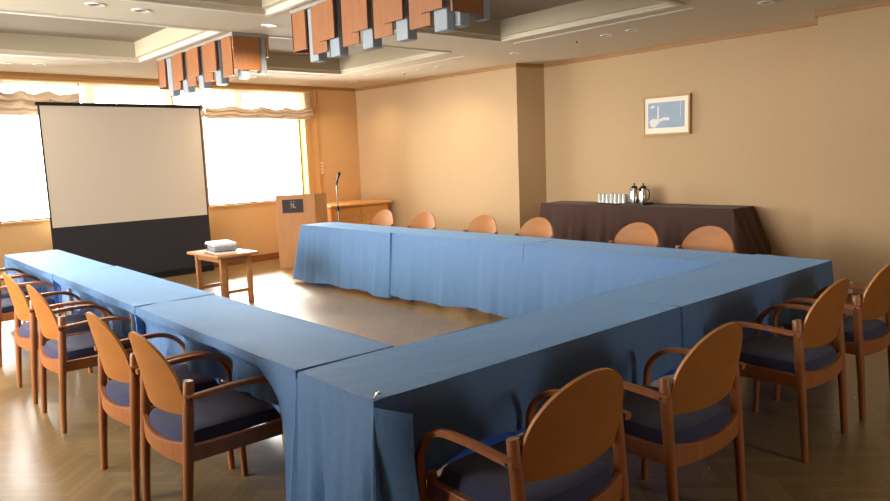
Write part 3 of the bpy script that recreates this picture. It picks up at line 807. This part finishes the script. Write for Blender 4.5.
a = MB(); a.tube([(.029, -.019, 1.252), (.033, -.022, 1.27), (.038, -.025, 1.29), (.042, -.027, 1.302)], [.02, .025, .024, .012], 16); a.build('mic_grille', M['rubber'], mc, smooth=True)

# ------------------------------------------------------------------ low cabinet in the corner
c_ = thing('low_cabinet', 'low wooden cabinet along the far wall corner behind the lectern', 'cabinet', wallm() @ Vector((3.93, -.002, 0)), TH)
CW, CDp, CH = 1.10, .83, .80
off_ = 0
a = MB(); a.box(off_, -CDp, .06, off_+CW, -.02, CH-.04); a.build('carcass', M['credenza'], c_)
a = MB(); a.box(off_-.03, -CDp-.05, CH-.04, off_+CW+.06, -.02, CH); a.build('worktop', M['credenza'], c_, bevel=.012, seg=3)
a = MB(); a.box(off_+.03, -CDp+.03, 0, off_+CW-.03, -.05, .06); a.build('plinth', M['base'], c_)
for k in range(2):
    x0_ = off_+.012+k*(CW-.012)/2
    a = MB(); a.box(x0_, -CDp-.018, .075, x0_+(CW-.036)/2, -CDp, CH-.055); dr = a.build('door', M['credenza'], c_, bevel=.003)
    kx = x0_+((CW-.036)/2-.04 if k == 0 else .04)
    a = MB(); a.cyl((kx, -CDp-.018, .6), (kx, -CDp-.036, .6), .009, n=12); a.build('knob', M['chrome'], dr, smooth=True)

# wall switches and socket
s = thing('light_switch', 'pair of pale wall switch plates by the far right window corner', 'light switch'); s.matrix_world = wallm(); s.location = wallm() @ Vector((4.385, 0, 1.36)); s.rotation_euler = (0, 0, TH)
for z_ in (.045, -.055):
    a = MB(); a.box(-.033, -.01, z_-.042, .033, 0, z_+.042); pl = a.build('switch_plate', M['plastic'], s, bevel=.004)
    a = MB(); a.box(-.013, -.0135, z_-.022, .013, -.0095, z_+.022); a.build('rocker', M['wood_trim'], pl, bevel=.002)
s = thing('wall_socket', 'white wall socket low on the right wall between two chairs', 'socket', (5.723, .15, .135))
a = MB(); a.box(-.008, -.045, -.055, .0, .045, .055); pl = a.build('socket_plate', M['plastic'], s, bevel=.004)
a = MB()
for y_ in (-.012, .012): a.box(-.0095, y_-.004, .004, -.007, y_+.004, .026)
a.build('socket_slots', M['cap'], pl, weld=False)

# ------------------------------------------------------------------ framed picture
p = thing('framed_picture', 'framed blue and white print hanging on the recessed wall above the buffet', 'picture', (6.21, 2.30, 1.832), -PI/2)
# local: x runs along the wall (towards the camera), y out of the wall is -y
fw, fh, fb = .305, .225, .022
a = MB(); a.box(-fw, -.045, -fh, fw, 0, -fh+fb); a.box(-fw, -.045, fh-fb, fw, 0, fh); a.box(-fw, -.045, -fh+fb, -fw+fb, 0, fh-fb); a.box(fw-fb, -.045, -fh+fb, fw, 0, fh-fb)
a.build('picture_frame', M['framewood'], p, weld=False, bevel=.003)
a = MB(); a.box(-fw+fb, -.030, -fh+fb, fw-fb, -.002, fh-fb); a.build('mat_board', M['matboard'], p)
a = MB(); a.box(-.235, -.0315, -.14, .235, -.0295, .15); pr = a.build('print', M['print'], p)
a = MB()
def flat(poly):
    n = len(poly); a._add([(x, -.0328, z) for x, z in poly]+[(x, -.0312, z) for x, z in poly], [tuple(range(n)), tuple(range(n, 2*n))[::-1]]+[(i, n+i, n+(i+1) % n, (i+1) % n) for i in range(n)])
flat([(-.115, -.05), (-.09, -.05), (-.094, .10), (-.103, .12), (-.112, .10)])
flat([(-.22, -.06), (-.17, -.03), (-.1, -.045), (-.02, -.02), (.05, -.03), (.04, -.06), (-.03, -.055), (-.08, -.07), (-.11, -.10), (-.15, -.135), (-.2, -.12)])
flat([(-.21, .10), (-.17, .125), (-.14, .105), (-.18, .088)])
flat([(.18, -.03), (.186, -.03), (.186, .14), (.18, .14)])
a.build('white_shapes', M['printwhite'], pr, weld=False)

# ------------------------------------------------------------------ buffet
BZ = .815
folding_table(5.95, 2.54, PI/2, 'long table under the brown buffet cloth', ln=2.5, d=.40, h=BZ)
cloth(5.735, 1.255, 6.175, 3.83, BZ, dict(W=dict(drop=lambda s: .60, amp=.018, freq=9, push=lambda s, t: .06*t), S=dict(drop=lambda s: .50, amp=.03, freq=12, push=lambda s, t: .20*t),
      E=const(.1, 0), N=const(.5, .006, 9)), 'buffet_tablecloth', 'dark brown cloth draped over the buffet table in the recess', M['brown'], 11, group='buffet table coverings')
t = thing('oval_tray', 'shallow oval tray holding the rows of glasses on the buffet', 'tray', (5.93, 2.845, BZ+.002), PI/2)
a = MB()
pts = lambda rx, ry, z, n=36: [(rx*cos(2*PI*i/n), ry*sin(2*PI*i/n), z) for i in range(n)]
rings = [pts(.24, .12, 0), pts(.265, .135, .018), pts(.258, .129, .018), pts(.236, .117, .005)]
vs = [v for r in rings for v in r]; n = 36
a._add(vs, [tuple(range(n))[::-1]]+[(i*n+j, i*n+(j+1) % n, (i+1)*n+(j+1) % n, (i+1)*n+j) for i in range(3) for j in range(n)]+[tuple(range(3*n, 4*n))])
a.build('tray_body', M['traysilver'], t, smooth=True)
g0_ = None
k = 0
for row in range(2):
    for i in range(7):
        x = 5.885+.085*row; y = 3.02-.058*i-(.02 if row else 0)
        if g0_ is None:
            g0_ = MB(); g0_.lathe([(.027, 0), (.0265, .004), (.0225, .108), (.019, .115), (.0001, .115)], n=20)
            g0_.lathe([(.025, .0), (.0205, .1), (.0001, .1)], n=20)
            gl = g0_.build('drinking_glass', M['tumbler'], smooth=True, weld=False)
        else: gl = gl0.copy(); COL.objects.link(gl)
        gl0 = gl; gl.location = (x, y, BZ+.0085)
        tag(gl, 'small upturned clear glass standing in the rows on the oval buffet tray', 'glass', 'upturned glasses on the oval tray')
t = thing('black_tray', 'small black tray under the two steel jugs on the buffet', 'tray', (5.93, 2.505, BZ+.002), PI/2)
a = MB(); a.box(-.13, -.1, 0, .13, .1, .008); a.box(-.13, -.1, .008, .13, -.092, .022); a.box(-.13, .092, .008, .13, .1, .022); a.box(-.13, -.092, .008, -.122, .092, .022); a.box(.122, -.092, .008, .13, .092, .022)
a.build('tray_body', M['trayblack'], t, weld=False)
def jug(x, y, label):
    t = thing('steel_jug', label, 'jug', (x, y, BZ+.0105), 0, 'steel jugs on the buffet')
    a = MB(); a.lathe([(.0001, 0), (.05, 0), (.052, .01), (.047, .11), (.036, .165), (.034, .18)], n=28); a.build('jug_body', M['steel'], t, smooth=True)
    a = MB(); a.lathe([(.037, .178), (.037, .195), (.025, .208), (.008, .212), (.008, .225), (.012, .235), (.0001, .24)], n=24); a.build('lid', M['rubber'], t, smooth=True)
    a = MB(); a.tube([(0, -.036, .17), (0, -.07, .165), (0, -.085, .12), (0, -.075, .06), (0, -.048, .04)], .007, 10); a.build('handle', M['rubber'], t, smooth=True)
    a = MB(); a.tube([(-.03, .01, .15), (-.05, .012, .178), (-.06, .014, .185)], [.012, .009, .007], 10); a.build('spout', M['rubber'], t, smooth=True)
jug(5.93, 2.56, 'steel jug with black lid on the buffet, left of the two, next to the glasses')
jug(5.93, 2.44, 'steel jug with black lid on the buffet, right of the two')

# ------------------------------------------------------------------ light
wd = bpy.data.worlds.new('daylight'); sc.world = wd; wd.use_nodes = True
bg = wd.node_tree.nodes['Background']; bg.inputs['Color'].default_value = (1, .985, .96, 1); bg.inputs['Strength'].default_value = SKY
pd = bpy.data.lights.new('window_daylight_portal', 'AREA'); pd.shape = 'RECTANGLE'; pd.size = UO1-UO0; pd.size_y = HEAD-SILL
pd.cycles.is_portal = True
po = bpy.data.objects.new('window_daylight_portal', pd); COL.objects.link(po)
def portal2():  # portal for the added left window
    pe = bpy.data.lights.new('side_fill_portal', 'AREA'); pe.shape = 'RECTANGLE'; pe.size = LW1-LW0; pe.size_y = HEAD-SILL; pe.cycles.is_portal = True
    q = bpy.data.objects.new('side_fill_portal', pe); COL.objects.link(q)
    q.matrix_world = Matrix.Translation((XL-.21, (LW0+LW1)/2, (SILL+HEAD)/2)) @ Matrix.Rotation(PI/2, 4, 'Z') @ Matrix.Rotation(-PI/2, 4, 'X')
portal2()
pb = bpy.data.lights.new('rear_fill_portal', 'AREA'); pb.shape = 'RECTANGLE'; pb.size = BW1-BW0; pb.size_y = 2.2-SILL; pb.cycles.is_portal = True  # portal for the added rear fill window
qb = bpy.data.objects.new('rear_fill_portal', pb); COL.objects.link(qb)
qb.matrix_world = Matrix.Translation(((BW0+BW1)/2, YB-.21, (SILL+2.2)/2)) @ Matrix.Rotation(PI/2, 4, 'X')
po.matrix_world = wallm() @ Matrix.Translation(((UO0+UO1)/2, .26, (SILL+HEAD)/2)) @ Matrix.Rotation(-PI/2, 4, 'X')

sl = bpy.data.lights.new('low_sun', 'SUN'); sl.energy = 17.0; sl.angle = math.radians(14); sl.color = (1, .95, .86)
so = bpy.data.objects.new('low_sun', sl); COL.objects.link(so); so.location = (4, 12, 6)
so.rotation_euler = Vector((-.30, -.80, -.58)).to_track_quat('-Z', 'Y').to_euler()

# ------------------------------------------------------------------ camera
yaw, pit, rol, foc = .7151337, .130994, -.03842603, 710.8378
cam = bpy.data.cameras.new('camera'); cam.sensor_width = 36; cam.sensor_fit = 'HORIZONTAL'; cam.lens = foc/890*36; cam.clip_start = .05
co = bpy.data.objects.new('camera', cam); COL.objects.link(co)
fw_ = Vector((sin(yaw)*cos(pit), cos(yaw)*cos(pit), -sin(pit))); rt = Vector((cos(yaw), -sin(yaw), 0)); up = rt.cross(fw_)
c2, s2 = cos(rol), sin(rol)
R0_ = c2*rt+s2*up; R1_ = -s2*rt+c2*up
mm = Matrix((R0_, R1_, -fw_)).transposed().to_4x4(); mm.translation = (-1.23141576, -2.26385644, 1.45495154)
co.matrix_world = mm; sc.camera = co
sc.view_settings.view_transform = 'Standard'; sc.view_settings.look = 'None'; sc.view_settings.gamma = 1; sc.view_settings.use_curve_mapping = False
sc.view_settings.exposure = EXPOSURE
sc.cycles.use_denoising = True
sc.cycles.max_bounces = 10; sc.cycles.diffuse_bounces = 6; sc.cycles.transparent_max_bounces = 16; sc.cycles.sample_clamp_indirect = 10
sc.cycles.caustics_reflective = False; sc.cycles.caustics_refractive = False
